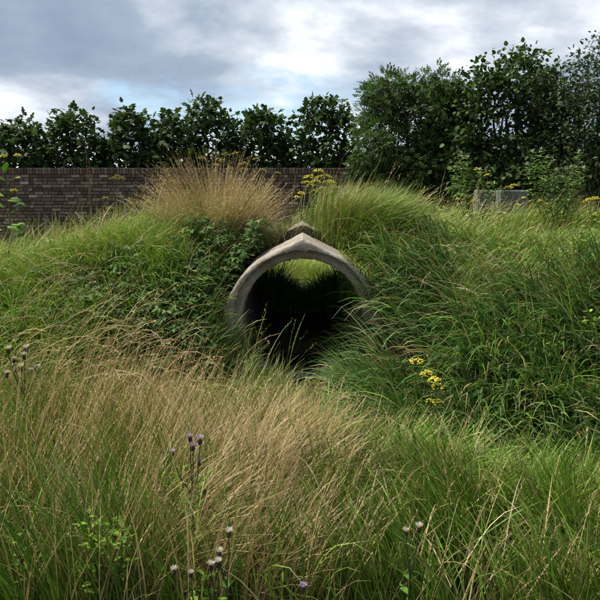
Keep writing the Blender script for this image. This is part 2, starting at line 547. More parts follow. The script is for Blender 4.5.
def build_wall():
    root = empty('brick_wall', (0, Y_WALL, .1))
    tag(root, 'long low wall of dark old bricks with brick-on-edge coping', 'wall')
    ch, bh, bl, jt = .071, .0585, .185, .0125
    cop_h = .125
    x_lo, x_hi = -10.5, 10.5
    z0 = .1
    base = WALL_TOP - cop_h - .012
    # mortar body set back behind the brick faces
    def box(mb, x0, x1, y0, y1, za, zb, col=(1, 1, 1), j=0.0, bev=0.0):
        v = np.array([(x, y, z) for x in (x0, x1) for y in (y0, y1) for z in (za, zb)])
        if j: v = v + U(-j, j, v.shape)
        f = np.array([(0, 1, 3, 2), (4, 6, 7, 5), (0, 4, 5, 1), (2, 3, 7, 6), (0, 2, 6, 4), (1, 5, 7, 3)])
        mb.add(v, f, col)
    mb = MB(); box(mb, x_lo, x_hi, Y_WALL + .012, Y_WALL + .21, z0 - .2, base - .004)
    mb.build('mortar_core', M_MORTAR, root, smooth_shade=False)
    mb = MB(); box(mb, x_lo, x_hi, Y_WALL + .004, Y_WALL + .20, base - .003, WALL_TOP - .02)
    mb.build('coping_bed', M_MORTAR, root, smooth_shade=False)

    def brick_mesh(l, w, h, seed):
        m = MB(); b = .006
        r = np.random.default_rng(seed)
        vs, n = [], 0
        for y, k in ((0, b), (b, 0), (w, 0)):
            for (sx, sz) in ((-1, -1), (1, -1), (1, 1), (-1, 1)):
                vs.append((sx * (l / 2 - k), y, sz * (h / 2 - k)))
        v = np.array(vs) + r.uniform(-.0025, .0025, (12, 3))
        f = [(3, 2, 1, 0)] + [(4 * i + j, 4 * i + (j + 1) % 4, 4 * i + 4 + (j + 1) % 4, 4 * i + 4 + j) for i in range(2) for j in range(4)]
        m.add(v, np.array(f), (1, 1, 1))
        return v, np.array(f), m
    vars_full = [brick_mesh(bl, .10, bh, s) for s in range(5)]
    vars_half = [brick_mesh(bl / 2 - jt / 2, .10, bh, 10 + s) for s in range(4)]
    vars_cop = [brick_mesh(.054, .20, cop_h, 20 + s) for s in range(4)]
    meshes = {}
    for key, lst in (('full', vars_full), ('half', vars_half), ('cop', vars_cop)):
        for i, (v, f, m) in enumerate(lst):
            me = m.mesh('brick_shape', smooth_shade=False); me.materials.append(M_BRICK); meshes[key, i] = me

    pal = [(.28, (.100, .066, .052)), (.28, (.138, .094, .075)), (.26, (.18, .13, .106)), (.14, (.24, .185, .155)), (.04, (.33, .27, .235))]
    spots = []
    row, z = 0, base - ch / 2 + .003
    while z > z0 + .25:
        x = x_lo + (row % 2) * .11 + U(0, .05)
        while x < x_hi:
            half = rng.random() < .42
            l = bl / 2 - jt / 2 if half else bl
            spots.append((x + l / 2, z + U(-.003, .003), 'half' if half else 'full'))
            x += l + jt + U(-.003, .004)
        z -= ch; row += 1
    spots = np.array([(a, b, c == 'half') for a, b, c in spots], float)
    cols = jitter_cols(pal, len(spots), .22, .05)
    # mildly lighter band just under the coping where lime has washed out
    # the bricks that show largest: the open stretch on the left, above the grass
    px = spots[:, 0] / Y_WALL * F_PX + 300
    show = (px > -4) & (px < 190) & (spots[:, 1] > .72)
    order = np.where(show)[0]
    order = order[np.argsort(-spots[order, 1])][:300]
    single = np.zeros(len(spots), bool); single[order] = True
    rest = MB()
    for i, (x, z, hf) in enumerate(spots):
        key = 'half' if hf else 'full'; k = int(rng.integers(0, 4)); y = Y_WALL + U(-.005, .005)
        if single[i]:
            o = bpy.data.objects.new('brick', meshes[key, k]); C.objects.link(o); o.parent = root
            o.location = (x, y - Y_WALL, z - .1); o.color = (*cols[i], 1)
        else:
            v, f, _ = (vars_half if hf else vars_full)[k]
            rest.add(v + np.array((x, y, z)), f, cols[i])
    tag(rest.build('brickwork', M_BRICK, root, smooth_shade=False), kind='stuff')
    rest = MB(); x = x_lo; i = 0
    while x < x_hi:
        k = int(rng.integers(0, 4)); c = jitter_cols(pal[:3], 1, .25)[0]
        zz = WALL_TOP - cop_h / 2 + U(-.004, .004); y = Y_WALL - .008 + U(-.006, .006)
        p = x / Y_WALL * F_PX + 300
        if -3 < p < 345:
            o = bpy.data.objects.new('coping_brick', meshes['cop', k]); C.objects.link(o); o.parent = root
            o.location = (x, y - Y_WALL, zz - .1); o.color = (*c, 1); o.rotation_euler = (0, U(-.03, .03), 0)
        else:
            v, f, _ = vars_cop[k]; rest.add(v + np.array((x, y, zz)), f, c)
        x += .066 + U(-.003, .003)
    tag(rest.build('coping_brickwork', M_BRICK, root, smooth_shade=False), kind='stuff')


build_wall()

# ------------------------------------------------------------------ trees


def skeleton(base, forks, tips, step=.22, wob=.06, up=.35):
    nodes = [np.asarray(base, float)]; par = [-1]
    for fk in forks:
        last = 0; a = nodes[0]; fk = np.asarray(fk, float)
        n = max(2, int(np.linalg.norm(fk - a) / step))
        bow = np.array((U(-.12, .12), U(-.12, .12), 0))
        for i in range(1, n + 1):
            t = i / n
            nodes.append(a * (1 - t) + fk * t + bow * 4 * t * (1 - t) + U(-wob, wob, 3) * .4); par.append(last); last = len(nodes) - 1
    cen = np.mean([nodes[0]] + list(map(np.asarray, forks)), 0)
    tips = tips[np.argsort(np.linalg.norm(tips - cen, axis=1))]
    term = []
    for tp in tips:
        A = np.array(nodes[1:]); d = np.linalg.norm(A - tp, axis=1) + up * np.maximum(A[:, 2] - tp[2] + .1, 0)
        j = int(np.argmin(d)) + 1; a = nodes[j]
        L = np.linalg.norm(tp - a); n = max(1, int(L / step)); last = j
        for i in range(1, n + 1):
            t = i / n
            q = a * (1 - t) + tp * t + np.array((0, 0, -.10 * L * 4 * t * (1 - t))) + (U(-wob, wob, 3) if i < n else 0)
            nodes.append(q); par.append(last); last = len(nodes) - 1
        term.append(last)
    return np.array(nodes), np.array(par), np.array(term)


def branches(mb, nodes, par, rt=.006, e=.5, col=(1, 1, 1), sides=5):
    n = len(nodes); cnt = np.zeros(n)
    has = np.zeros(n, bool); has[par[1:]] = True
    cnt[~has] = 1
    for i in range(n - 1, 0, -1): cnt[par[i]] += cnt[i]
    r = rt * np.maximum(cnt, 1) ** e
    i = np.arange(1, n); a = nodes[par[i]]; b = nodes[i]; ra = np.minimum(r[par[i]], r[i] * 1.6); rb = r[i]
    t = unit(b - a); ref = np.where(np.abs(t[:, 2:3]) < .9, np.array([[.1, .2, 1.]]), np.array([[1., .2, .1]]))
    s = unit(np.cross(t, ref)); u = np.cross(t, s)
    an = np.linspace(0, 2 * pi, sides, endpoint=False)
    ring = np.cos(an)[None, :, None] * s[:, None] + np.sin(an)[None, :, None] * u[:, None]
    b = b + t * rb[:, None] * .5
    v = np.concatenate([a[:, None] + ring * ra[:, None, None], b[:, None] + ring * rb[:, None, None]], 1)
    j = np.arange(sides); j2 = (j + 1) % sides
    q = np.stack([j, j2, j2 + sides, j + sides], -1)
    f = (np.arange(n - 1)[:, None, None] * 2 * sides + q[None]).reshape(-1, 4)
    mb.add(v.reshape(-1, 3), f, col)
    return cnt


def blob_tips(blobs, n, shell=.55):
    """points in a union of ellipsoids (cx, cy, cz, rx, ry, rz), denser near the skin"""
    w = np.array([b[3] * b[5] for b in blobs]); w = w / w.sum()
    out = []
    for b, k in zip(blobs, np.maximum(1, np.round(w * n)).astype(int)):
        d = unit(rng.normal(size=(k, 3))); r = shell + (1 - shell) * rng.random(k) ** .7
        r = np.where(rng.random(k) < .3, rng.random(k) ** .5, r)
        out.append(np.array(b[:3]) + d * r[:, None] * np.array(b[3:]))
    return np.concatenate(out)


def tree(name, label, base, forks, tips, tmpl, leaf_mat, size, per_tip, per_node, cols, rt=.006, group=None, cat='tree',
         droop=.2, spread=.09, bark=(1, 1, 1), step=.22, maxcnt=3):
    root = empty(name, base); tag(root, label, cat, group)
    nodes, par, term = skeleton(base, forks, tips, step)
    mb = MB(); cnt = branches(mb, nodes, par, rt, col=bark)
    mb.build('trunk', M_BARK, root)
    mid = np.setdiff1d(np.where((cnt <= maxcnt) & (np.arange(len(nodes)) > 3))[0], term)
    src = np.concatenate([np.repeat(term, per_tip), np.repeat(mid, per_node)])
    n = len(src)
    cen = tips.mean(0)
    along = unit(nodes[src] - nodes[np.maximum(par[src], 0)])
    d = unit(along * .5 + rng.normal(size=(n, 3)) * .75 + unit(nodes[src] - cen) * .35 + np.array((0, 0, -droop)))
    pos = nodes[src] + d * U(.1, 1, (n, 1)) * spread + rng.normal(size=(n, 3)) * spread * .35
    upv = unit(np.array((0, 0, 1.0)) + rng.normal(size=(n, 3)) * .45)
    lb = MB(); leaves(lb, tmpl, pos, d, upv, size * U(.6, 1.25, n), jitter_cols(cols, n, .3, .08))
    tag(lb.build('crown', leaf_mat, root), kind='stuff')
    return root


FIGC = [(3, (.032, .060, .016)), (3, (.046, .085, .022)), (1, (.075, .12, .03))]
ord_words = ['leftmost fig tree, cut by the picture edge, above the brick wall',
             'second fig tree from the left behind the brick wall',
             'third fig tree from the left with loose crown behind the brick wall',
             'narrow fourth fig tree from the left behind the brick wall',
             'fifth fig tree from the left, tall crown above the dry grass tuft',
             'sixth fig tree from the left, low crown with gaps above the wall',
             'seventh fig tree, rightmost and broadest of the fig row']
fig_px = [(18, 118, 34), (76, 109, 30), (131, 107, 26), (172, 112, 20), (210, 98, 26), (258, 107, 28), (322, 97, 38)]
for (px, top, hw), lab in zip(fig_px, ord_words):
    Y = 15.3 + U(-.15, .25)
    zt = P(px, top, Y)[2]; x = P(px, top, Y)[0]; w = 1.06 * hw / F_PX * Y
    zl = WALL_TOP - .35
    blobs = [(x, Y, (zt + zl) / 2 - .1, w, .75, (zt - zl) / 2), (x + U(-.15, .15), Y, zt - .42, w * .62, .5, .42),
             (x - w * .55, Y + .1, zl + .55, w * .55, .6, .6), (x + w * .55, Y - .1, zl + .5, w * .55, .6, .55)]
    base = (x + U(-.2, .2), Y, .22)
    forks = [(x + k * w * .45 + U(-.1, .1), Y + U(-.25, .25), zl + U(.1, .6)) for k in (-1, -.2, .5, 1)]
    tips = blob_tips(blobs, int(150 + 120 * w * (zt - zl)))
    tree('fig_tree', lab, base, forks, tips, FIG, M_FIG, .15, 5, 2, FIGC, .007, 'fig trees in a row behind the wall', spread=.13)


def crown_from_px(lst, Y, ry):
    out = []
    for (px, py, rx, rz) in lst:
        c = P(px, py, Y); k = Y / F_PX
        out.append((c[0], Y + U(-.3, .3), c[2], rx * k, ry, rz * k))
    return out


ASHC = [(3, (.042, .080, .020)), (2, (.065, .118, .030)), (1, (.11, .165, .05))]
Y = 13.3
tips = blob_tips(crown_from_px([(405, 130, 42, 48), (395, 100, 30, 24), (425, 100, 30, 24), (378, 95, 18, 12), (440, 130, 26, 34), (372, 150, 20, 34), (448, 110, 22, 26), (455, 150, 26, 30),
                                (410, 172, 55, 22), (385, 172, 34, 20), (430, 168, 34, 22)], Y, .8), 950)
b = P(408, 235, Y); b[2] = H(b[0], Y)
tree('ash_tree', 'bushy tree with fine feathery leaves right of the fig row', b,
     [P(385, 135, Y), P(405, 120, Y), P(425, 125, Y), P(440, 150, Y)], tips, ASH, M_LEAF, .17, 9, 5, ASHC, .006, spread=.12)

HAZC = [(3, (.028, .056, .015)), (3, (.045, .085, .020)), (1.5, (.10, .155, .035))]
Y = 12.6
tips = blob_tips(crown_from_px([(505, 125, 50, 60), (550, 130, 26, 44), (462, 140, 26, 40), (552, 85, 14, 22), (515, 80, 26, 28), (485, 85, 20, 22), (470, 120, 24, 40), (540, 110, 24, 38), (522, 62, 12, 14),
                                (500, 170, 60, 22), (470, 172, 40, 20), (530, 172, 40, 20)], Y, .9), 800)
b = P(505, 240, Y); b[2] = H(b[0], Y)
tree('hazel_tree', 'tall dark tree with broad round leaves and pointed top', b,
     [P(480, 120, Y), P(503, 100, Y), P(520, 100, Y), P(540, 130, Y)], tips, ROUND, M_LEAF, .085, 13, 5, HAZC, .006, spread=.15)

BIRC = [(3, (.035, .06, .022)), (2, (.05, .085, .03)), (1, (.09, .12, .05))]
Y = 11.6
tips = blob_tips(crown_from_px([(595, 130, 34, 60), (560, 110, 22, 34), (575, 75, 12, 18), (600, 100, 30, 40), (570, 150, 26, 44), (612, 80, 26, 44), (580, 105, 20, 24), (600, 50, 14, 14), (640, 110, 40, 60),
                                (580, 176, 46, 20), (560, 170, 30, 22), (600, 165, 40, 26)], Y, .8), 820)
b = P(600, 245, Y); b[2] = H(b[0], Y)
tree('sallow_tree', 'twiggy small-leaved tree reaching over the right picture edge', b,
     [P(580, 130, Y), P(597, 100, Y), P(612, 90, Y), P(630, 120, Y)], tips, OVAL, M_LEAF, .072, 12, 6, BIRC, .005, spread=.13)

# dark shrubs behind the right half of the wall
for lab, lst, bx in (('dark evergreen shrub behind the wall under the feathery tree', [(400, 175, 50, 26), (440, 160, 34, 36)], 415),
                     ('dark evergreen shrub behind the wall under the tall round-leaved tree', [(500, 170, 50, 34), (545, 165, 36, 40)], 515),
                     ('dark evergreen shrub behind the wall at the right picture edge', [(590, 165, 40, 40), (625, 160, 36, 46)], 600)):
    Y = 15.0
    tips = blob_tips(crown_from_px(lst, Y, .5), 330)
    b = P(bx, 235, Y); b[2] = H(b[0], Y)
    tree('evergreen_shrub', lab, b, [P(bx - 22, 180, Y), P(bx, 170, Y), P(bx + 22, 178, Y)], tips, OVAL, M_LEAF, .12, 9, 3,
         [(3, (.020, .040, .014)), (1, (.035, .06, .02))], .006, 'evergreen shrubs behind the wall', cat='shrub', spread=.14)

# ------------------------------------------------------------------ grass
STRAW = [(3, (.45, .33, .165)), (2, (.34, .23, .105)), (2, (.54, .42, .24)), (1, (.21, .14, .065))]
GREEN = [(3, (.105, .205, .020)), (2, (.072, .155, .016)), (1.5, (.165, .24, .028))]
LIME = [(3, (.185, .315, .036)), (2, (.135, .26, .026)), (1.4, (.25, .30, .065))]
DEEP = [(3, (.060, .125, .030)), (2, (.085, .165, .040)), (1.2, (.13, .22, .06)), (.8, (.045, .09, .025))]
OLIVE = [(2, (.21, .23, .05)), (2, (.15, .20, .035)), (1.4, (.32, .28, .11))]


def scatter(n, x0, x1, y0, y1, mask=None):
    x = U(x0, x1, n); y = U(y0, y1, n)
    if mask is not None:
        k = rng.random(n) < mask(x, y); x, y = x[k], y[k]
    return np.stack([x, y, H(x, y) - .01], 1)


def not_pipe(x, y):
    """no roots on the bare collar or in its mouth"""
    dx = np.abs(x - X0)
    a = (dx < R_OUT + .02) & (y > YF - .12) & (y < 6.2)
    return ~a


def stand(x, y):
    a = 1 - .30 * smooth((x + .75) / 1.3) * (1 - smooth((y - 3.9) / .2))
    return a * (1 - .32 * smooth((x - .7) / .35) * smooth((y - 5.4) / .6) * (1 - smooth((y - 6.4) / 1.6)))


def field(mb, roots, cols, L, W, az, lean, droop, segs=4, azr=.9, straw_tip=.0, lenvar=.35, heads=0.0, headcol=None):
    n = len(roots)
    if n == 0: return
    x, y = roots[:, 0], roots[:, 1]
    clump = fbm(x, y, 2.2, 3)
    L = L * (.72 + .56 * clump) * (1 + U(-lenvar, lenvar, n))
    L = L * stand(x, y)
    a = az + (fbm(x, y, 1.3, 5) - .5) * 3.0 + U(-azr, azr, n)
    th0 = lean * U(.2, 1.4, n); th1 = th0 + droop * U(.3, 1.5, n)
    c = jitter_cols(cols, n, .25, .08) * (.85 + .35 * fbm(x, y, 3, 9))[:, None]
    ct = c * 1.0
    if straw_tip:
        k = (rng.random(n) < straw_tip)[:, None]; ct = np.where(k, jitter_cols(STRAW, n, .2), ct)
    pos, thv = ribbons(mb, roots, a, th0, th1, L, W * U(.6, 1.3, n), segs, cb=c, ct=ct)
    if heads:
        k = rng.random(n) < heads
        seed_heads(mb, pos[k], a[k], thv[k], jitter_cols(headcol or STRAW, k.sum(), .2))


def stalks(mb, roots, az, azr, lean, droop, L, cols, W=.0028, lenvar=.25, k=7, start=.76, segs=6, hl=(.012, .03), hw=.0045):
    n = len(roots); x, y = roots[:, 0], roots[:, 1]
    a = az + (fbm(x, y, 1.6, 21) - .5) * 2.0 + U(-azr, azr, n)
    L = L * (1 + U(-lenvar, lenvar, n)) * (.8 + .4 * fbm(x, y, 2, 8)) * stand(x, y)
    th0 = lean * U(.1, 1.5, n); th1 = th0 + droop * U(.2, 1.6, n)
    c = jitter_cols(cols, n, .2, .06)
    pos, thv = ribbons(mb, roots, a, th0, th1, L, W * U(.7, 1.4, n), segs, p=1.8, prof=np.linspace(1, .5, segs + 1), cb=c)
    if k: seed_heads(mb, pos, a, thv, c, k, start, hl, hw)


def edge_y(x): return 3.75 - .95 * smooth((x - .0) / 1.3) + .1 * np.sin(x * 2.1)


def fore_mask(x, y): return (y < edge_y(x) + .15 * (fbm(x, y, 3, 2) - .5)).astype(float) * 1.0


# how dry the meadow is at a spot (1 = straw)
def dry(x, y):
    a = np.exp(-((x + .75) / .85) ** 2) * smooth((y - 2.0) / 1.0)
    b = .6 * np.exp(-((x + .2) / .40) ** 2)
    return np.clip(.10 + .62 * a + .5 * b + .5 * (fbm(x, y, 1.4, 14) - .5), .06, .92)


def holes(x, y, s=5.0, lo=.42, w=.14, floor=.05, off=50): return floor + (1 - floor) * smooth((fbm(x, y, s, off) - lo) / w)


fg = MB()
R = scatter(46000, -2.9, 2.9, 1.98, 3.95, lambda x, y: fore_mask(x, y) * holes(x, y) * (1 - .75 * dry(x, y)))
field(fg, R, GREEN, .62, .0066, radians(200), .13, .6, segs=5, straw_tip=.16)
R = scatter(12000, .2, 2.9, 2.0, 3.6, lambda x, y: fore_mask(x, y) * holes(x, y))
field(fg, R, GREEN + LIME[:1], .66, .0056, radians(160), .10, .8, segs=5, straw_tip=.12)
R = scatter(30000, -2.9, 2.6, 1.98, 3.95, lambda x, y: fore_mask(x, y) * holes(x, y) * dry(x, y))
field(fg, R, STRAW, .56, .0044, radians(-20), .16, .6, segs=4, lenvar=.4)
R = scatter(8000, -2.9, 2.6, 2.0, 3.9, lambda x, y: fore_mask(x, y) * (.05 + dry(x, y)))
stalks(fg, R, radians(-10), .9, .13, .42, .68, STRAW, k=11, start=.8, hl=(.006, .016), hw=.003)
R = scatter(7000, -2.9, 2.9, 1.98, 3.95, lambda x, y: fore_mask(x, y) * holes(x, y))
field(fg, R, GREEN + STRAW[:1], .26, .006, 0, .4, .9, segs=3, azr=3.1)
R = scatter(3800, -2.9, 2.9, 1.98, 3.9, fore_mask); n = len(R); R[:, 2] += U(.05, .35, n) * stand(R[:, 0], R[:, 1])
t0 = U(.3, 1.2, n); c = jitter_cols(STRAW + GREEN + OLIVE[:1], n, .25)
ribbons(fg, R, U(0, 2 * pi, n), t0, t0 + U(.2, 1.3, n), U(.2, .45, n), .0052 * U(.6, 1.3, n), 6, p=4.0, cb=c)
R = scatter(1100, -2.9, 2.9, 1.98, 3.9, fore_mask); n = len(R); t0 = U(0, .35, n)
ribbons(fg, R, U(0, 2 * pi, n), t0, t0 + U(1.2, 2.4, n), U(.5, .75, n) * stand(R[:, 0], R[:, 1]), .0062 * U(.6, 1.2, n), 8, p=4.0, cb=jitter_cols(GREEN + LIME[:1], n, .25))
R = scatter(42000, -.1, 3.2, 2.1, 3.7, lambda x, y: np.exp(-((y - edge_y(x) + .2) / .24) ** 2))
field(fg, R, LIME + LIME + GREEN[:1], .60, .0046, radians(-35), .22, 1.5, segs=6, azr=1.0, straw_tip=.12)
R = scatter(8000, -.9, .5, 2.2, 3.75, lambda x, y: fore_mask(x, y) * holes(x, y, 5) * (1 - smooth((x + .25 - .3 * (y - 2.2)) / .25)))
field(fg, R, STRAW[:1] + STRAW[2:3], .60, .0036, radians(-12), .42, .85, segs=5, azr=.5)
tag(fg.build('meadow_grass', M_GRASS), 'tall green and straw meadow grass filling the foreground', 'grass', kind='stuff')

# right bank: broad drooping dark blades sweeping down to the left
bk = MB()
def right_bank(x, y): return not_pipe(x, y) * smooth((x - (.52 + .12 * (y < 5.4))) / .12) * (y > edge_y(x) - .25) * (1 - smooth((x - .5 + 1.2 * (fbm(x, y, 1.5, 61) - .5)) / 1.5) * smooth((y - 5.1 + 1.2 * (fbm(x, y, 1.5, 62) - .5)) / 1.0))
R = scatter(24000, .45, 4.6, 2.6, 6.35, lambda x, y: right_bank(x, y) * holes(x, y, 4))
field(bk, R, DEEP, .46, .0145, radians(205), .35, 1.55, segs=6, azr=.75, straw_tip=.05)
R = scatter(8000, .45, 4.6, 2.7, 6.3, lambda x, y: right_bank(x, y) * holes(x, y, 4))
field(bk, R, DEEP + LIME[:1], .62, .008, radians(190), .3, 1.5, segs=6, azr=.9, straw_tip=.2)
R = scatter(5000, 1.2, 4.6, 2.7, 5.2, lambda x, y: right_bank(x, y) * smooth((fbm(x, y, 1.2, 71) - .45) / .15))
field(bk, R, LIME + GREEN[:1], .42, .010, radians(220), .4, 1.5, segs=6, azr=1.0, straw_tip=.1)
R = scatter(2400, .5, 4.6, 2.8, 6.3, right_bank)
field(bk, R, STRAW, .5, .006, radians(200), .5, 1.4, segs=5)
R = scatter(3400, .40, 1.7, 3.3, 4.9)
field(bk, R, DEEP + GREEN[:1], .36, .011, radians(210), .4, 1.5, segs=6, azr=1.0, straw_tip=.08)
R = scatter(1500, -.3, .6, 3.7, 5.1)
field(bk, R, DEEP + GREEN, .20, .009, radians(200), .5, 1.3, segs=5, azr=1.6, straw_tip=.1)
# blades reaching across the mouth from the right
R = scatter(700, .38, .75, 4.75, 5.4)
field(bk, R, DEEP + GREEN[:1], .45, .008, radians(180), .5, 1.5, segs=6, azr=.5, straw_tip=.2)
tag(bk.build('bank_grass', M_GRASS), 'dark green broad-bladed grass drooping over the bank right of the culvert', 'grass', kind='stuff')

# crest of the mound, right: fine yellow-green grass
cr = MB()
R = scatter(32000, .25, 5.2, 5.2, 8.2, lambda x, y: not_pipe(x, y) * smooth((x - .3) / .15) * np.maximum(smooth((x - .6 + 1.0 * (fbm(x, y, 1.5, 61) - .5)) / 1.2), y > 5.9) * (1 - .5 * smooth((y - 7) / 1)))
field(cr, R, OLIVE + GREEN + LIME, .30, .0056, radians(-60), .4, 1.2, segs=4, azr=2.2, straw_tip=.2)
R = scatter(22000, -.5, 8, 7.6, 13.8, lambda x, y: smooth((x - .6) / .5))
field(cr, R, OLIVE + LIME + GREEN, .30, .008, radians(-60), .3, .9, segs=3, straw_tip=.25)
# green tuft hanging over the right shoulder of the collar
g = rng.normal(size=(4600, 2)) * (.18, .16) + (.60, 6.5); g = g[(g[:, 1] > 6.18)]
R = np.stack([g[:, 0], g[:, 1], H(g[:, 0], g[:, 1]) - .01], 1); n = len(R)
ofs = g - (.46, 6.5); a = np.clip(np.arctan2(ofs[:, 1] * .7, np.maximum(ofs[:, 0] + .12, .02)), -1.4, .9) + U(-.5, .5, n)
rr = np.hypot(*ofs.T) / .25
t0 = .12 + .5 * np.clip((g[:, 0] - .35) / .3, -.2, 1) * U(.3, 1.2, n); c = jitter_cols(LIME + GREEN + OLIVE[:1], n, .25)
ribbons(cr, R, a, t0, t0 + U(.2, 1.4, n), .62 * U(.6, 1.12, n), .005, 5, cb=c, ct=np.where((rng.random(n) < np.where(g[:, 0] < .5, .5, .15))[:, None], jitter_cols(STRAW, n), c))
g = np.concatenate([rng.normal(size=(1100, 2)) * (.16, .2) + (.05, 6.75), np.stack([U(-.55, .6, 1500), U(6.15, 6.5, 1500)], 1)]); g = g[(np.abs(g[:, 0] - X0) > .17) | (g[:, 1] > 6.85) | (rng.random(len(g)) < .12)]
R = np.stack([g[:, 0], g[:, 1], H(g[:, 0], g[:, 1]) - .01], 1)
field(cr, R, STRAW + OLIVE + GREEN, .16, .004, radians(60), .5, .9, segs=4, azr=3)
R = scatter(1500, .35, .70, 5.75, 6.3, lambda x, y: (H(x, y) > .6) * 1.0)
field(cr, R, LIME + GREEN, .3, .005, radians(-60), .5, 1.5, segs=5, azr=.8, straw_tip=.3)
R = scatter(130, .25, 2.0, 6.3, 7.6)
stalks(cr, R, radians(0), .7, .45, .9, .72, STRAW + OLIVE[:1], W=.003, k=10, start=.66, hl=(.015, .035))
R = scatter(300, 1.0, 4.6, 6.4, 10.5)
stalks(cr, R, radians(0), 1.5, .4, .8, .42, STRAW, W=.004, k=6)
R = scatter(3600, 1.5, 4.0, 6.8, 8.45, lambda x, y: smooth((y - 6.7 + 1.2 * (fbm(x, y, 2, 95) - .5)) / 1.4))
field(cr, R, OLIVE + LIME + GREEN, .42, .006, radians(-30), .25, .9, segs=4, straw_tip=.25)
n = 900; an_ = U(radians(32), radians(88), n)
R = np.array([(outer_profile(t)[0], 0, outer_profile(t)[1]) for t in an_]); R[:, 1] = U(YF + .02, 5.9, n); R[:, 2] += .01
t0 = U(.5, 1.2, n); c = jitter_cols(LIME + GREEN + OLIVE, n, .25)
ribbons(cr, R, radians(235) + U(-.7, .9, n), t0, t0 + U(.8, 1.7, n), U(.10, .30, n) * (.45 + .55 * (an_ - .5)), .005, 5, cb=c, ct=np.where((rng.random(n) < .35)[:, None], jitter_cols(STRAW, n), c))
tag(cr.build('crest_grass', M_GRASS), 'fine yellow-green grass along the mound top right of the culvert', 'grass', kind='stuff')

# left side of the mound
lf = MB()
R = scatter(34000, -5.2, -.25, 5.6, 8.4, lambda x, y: not_pipe(x, y) * (1 - smooth((x + .75) / .4)))
field(lf, R, LIME, .27, .0055, radians(-20), .35, 1.0, segs=4, straw_tip=.15)
R = scatter(1500, -5.0, -.3, 5.7, 8.2, not_pipe)
field(lf, R, STRAW, .36, .0035, radians(10), .5, .9, segs=4)
R = scatter(12000, -4.6, -.72, 3.6, 5.7, not_pipe)
field(lf, R, GREEN + DEEP + LIME[:1], .27, .0075, radians(-40), .4, 1.2, segs=4, straw_tip=.1)
R = scatter(1200, -4.4, -1.0, 3.7, 4.6, not_pipe)
field(lf, R, STRAW + OLIVE[:1], .36, .0042, radians(-10), .55, 1.5, segs=5, azr=.7)
R = scatter(9000, -4.6, -.95, 4.3, 6.1, lambda x, y: not_pipe(x, y) * smooth((fbm(x, y, 1.8, 81) - .36) / .18))
field(lf, R, GREEN + LIME, .40, .0068, radians(-60), .4, 1.5, segs=5, azr=1.4, straw_tip=.12)
R = scatter(2600, -4.6, -.6, 5.6, 7.4, not_pipe)
field(lf, R, LIME + OLIVE, .46, .005, radians(-20), .3, 1.0, segs=5, azr=1.8, straw_tip=.35)
tag(lf.build('mound_grass', M_GRASS), 'short light green grass over the mound left of the culvert', 'grass', kind='stuff')

# level ground beyond, seen over and through the culvert
bg_ = MB()
R = scatter(12000, -1.2, 1.3, 8.15, 12)
field(bg_, R, LIME + OLIVE, .32, .007, radians(-20), .3, .9, segs=3, straw_tip=.2)
R = scatter(24000, -8, 1.0, 8.1, 13.9)
field(bg_, R, LIME + OLIVE, .36, .008, radians(-20), .3, .9, segs=3, straw_tip=.2)
x = U(-.47, .47, 5200); y = U(7.2, 7.95, 5200)
R = np.stack([x + X0, y, np.full(5200, ZC - R_IN * .6)], 1)
h = np.minimum(.23 + .80 * np.maximum(np.abs(x - .03) - .02, 0), .62) * np.where(rng.random(5200) < .06, 1.3, 1)
n = len(x); t0 = U(0, .5, n)
ribbons(bg_, R, U(0, 2 * pi, n), t0, t0 + U(0, 1.6, n), h * U(.6, 1.2, n), .010 * U(.6, 1.3, n), 4, cb=jitter_cols(DEEP, n))
tag(bg_.build('far_grass', M_GRASS), 'rough grass between the mound and the brick wall', 'grass', kind='stuff')

# dead stems arching over the left bank
ds = MB()
for (cx, cy, n, L, az, th0, dr, zz) in ((-2.0, 4.45, 420, .70, radians(10), .55, 2.0, 0), (-1.55, 4.35, 380, .62, radians(-20), .6, 2.1, 0),
                                        (-1.2, 4.25, 160, .55, radians(-40), .6, 1.9, 0), (-2.9, 4.8, 80, .5, radians(15), .7, 1.6, 0),
                                        (-1.6, 5.7, 220, .5, radians(190), .8, 1.3, 0), (-2.3, 5.8, 60, .45, radians(0), .9, 1.1, 0)):
    r = rng.normal(size=(n, 2)) * (.42, .28) + (cx, cy)
    R = np.stack([r[:, 0], r[:, 1], H(r[:, 0], r[:, 1])], 1)
    stalks(ds, R, az, .6, th0, dr, L, STRAW, W=.0042, k=3, segs=8, lenvar=.35)
tag(ds.build('dead_grass', M_STRAW), 'matted dead stems arching over the bank left of the culvert', 'grass', kind='stuff')

# stalks standing in front of the dark mouth
mt = MB()
R = scatter(34, -.55, -.1, 4.7, 5.25)
stalks(mt, R, radians(60), 1.6, .3, .6, .60, OLIVE + GREEN + STRAW[:1], W=.0035, k=4)
R = scatter(900, -.75, -.15, 4.35, 5.2)
field(mt, R, GREEN + OLIVE, .30, .006, radians(30), .3, 1.0, segs=5, azr=2)
R = scatter(3200, -.4, .75, 3.8, 4.9)
field(mt, R, GREEN + DEEP, .20, .0065, radians(200), .4, 1.1, segs=4, azr=1.2, straw_tip=.3)
R = scatter(900, -.85, -.42, 4.95, 5.36)
field(mt, R, GREEN + DEEP + OLIVE[:1], .36, .006, radians(20), .2, .9, segs=5, azr=1.5, straw_tip=.3)
tag(mt.build('mouth_grass', M_GRASS), 'thin grass stems standing before the dark mouth of the culvert', 'grass', kind='stuff')

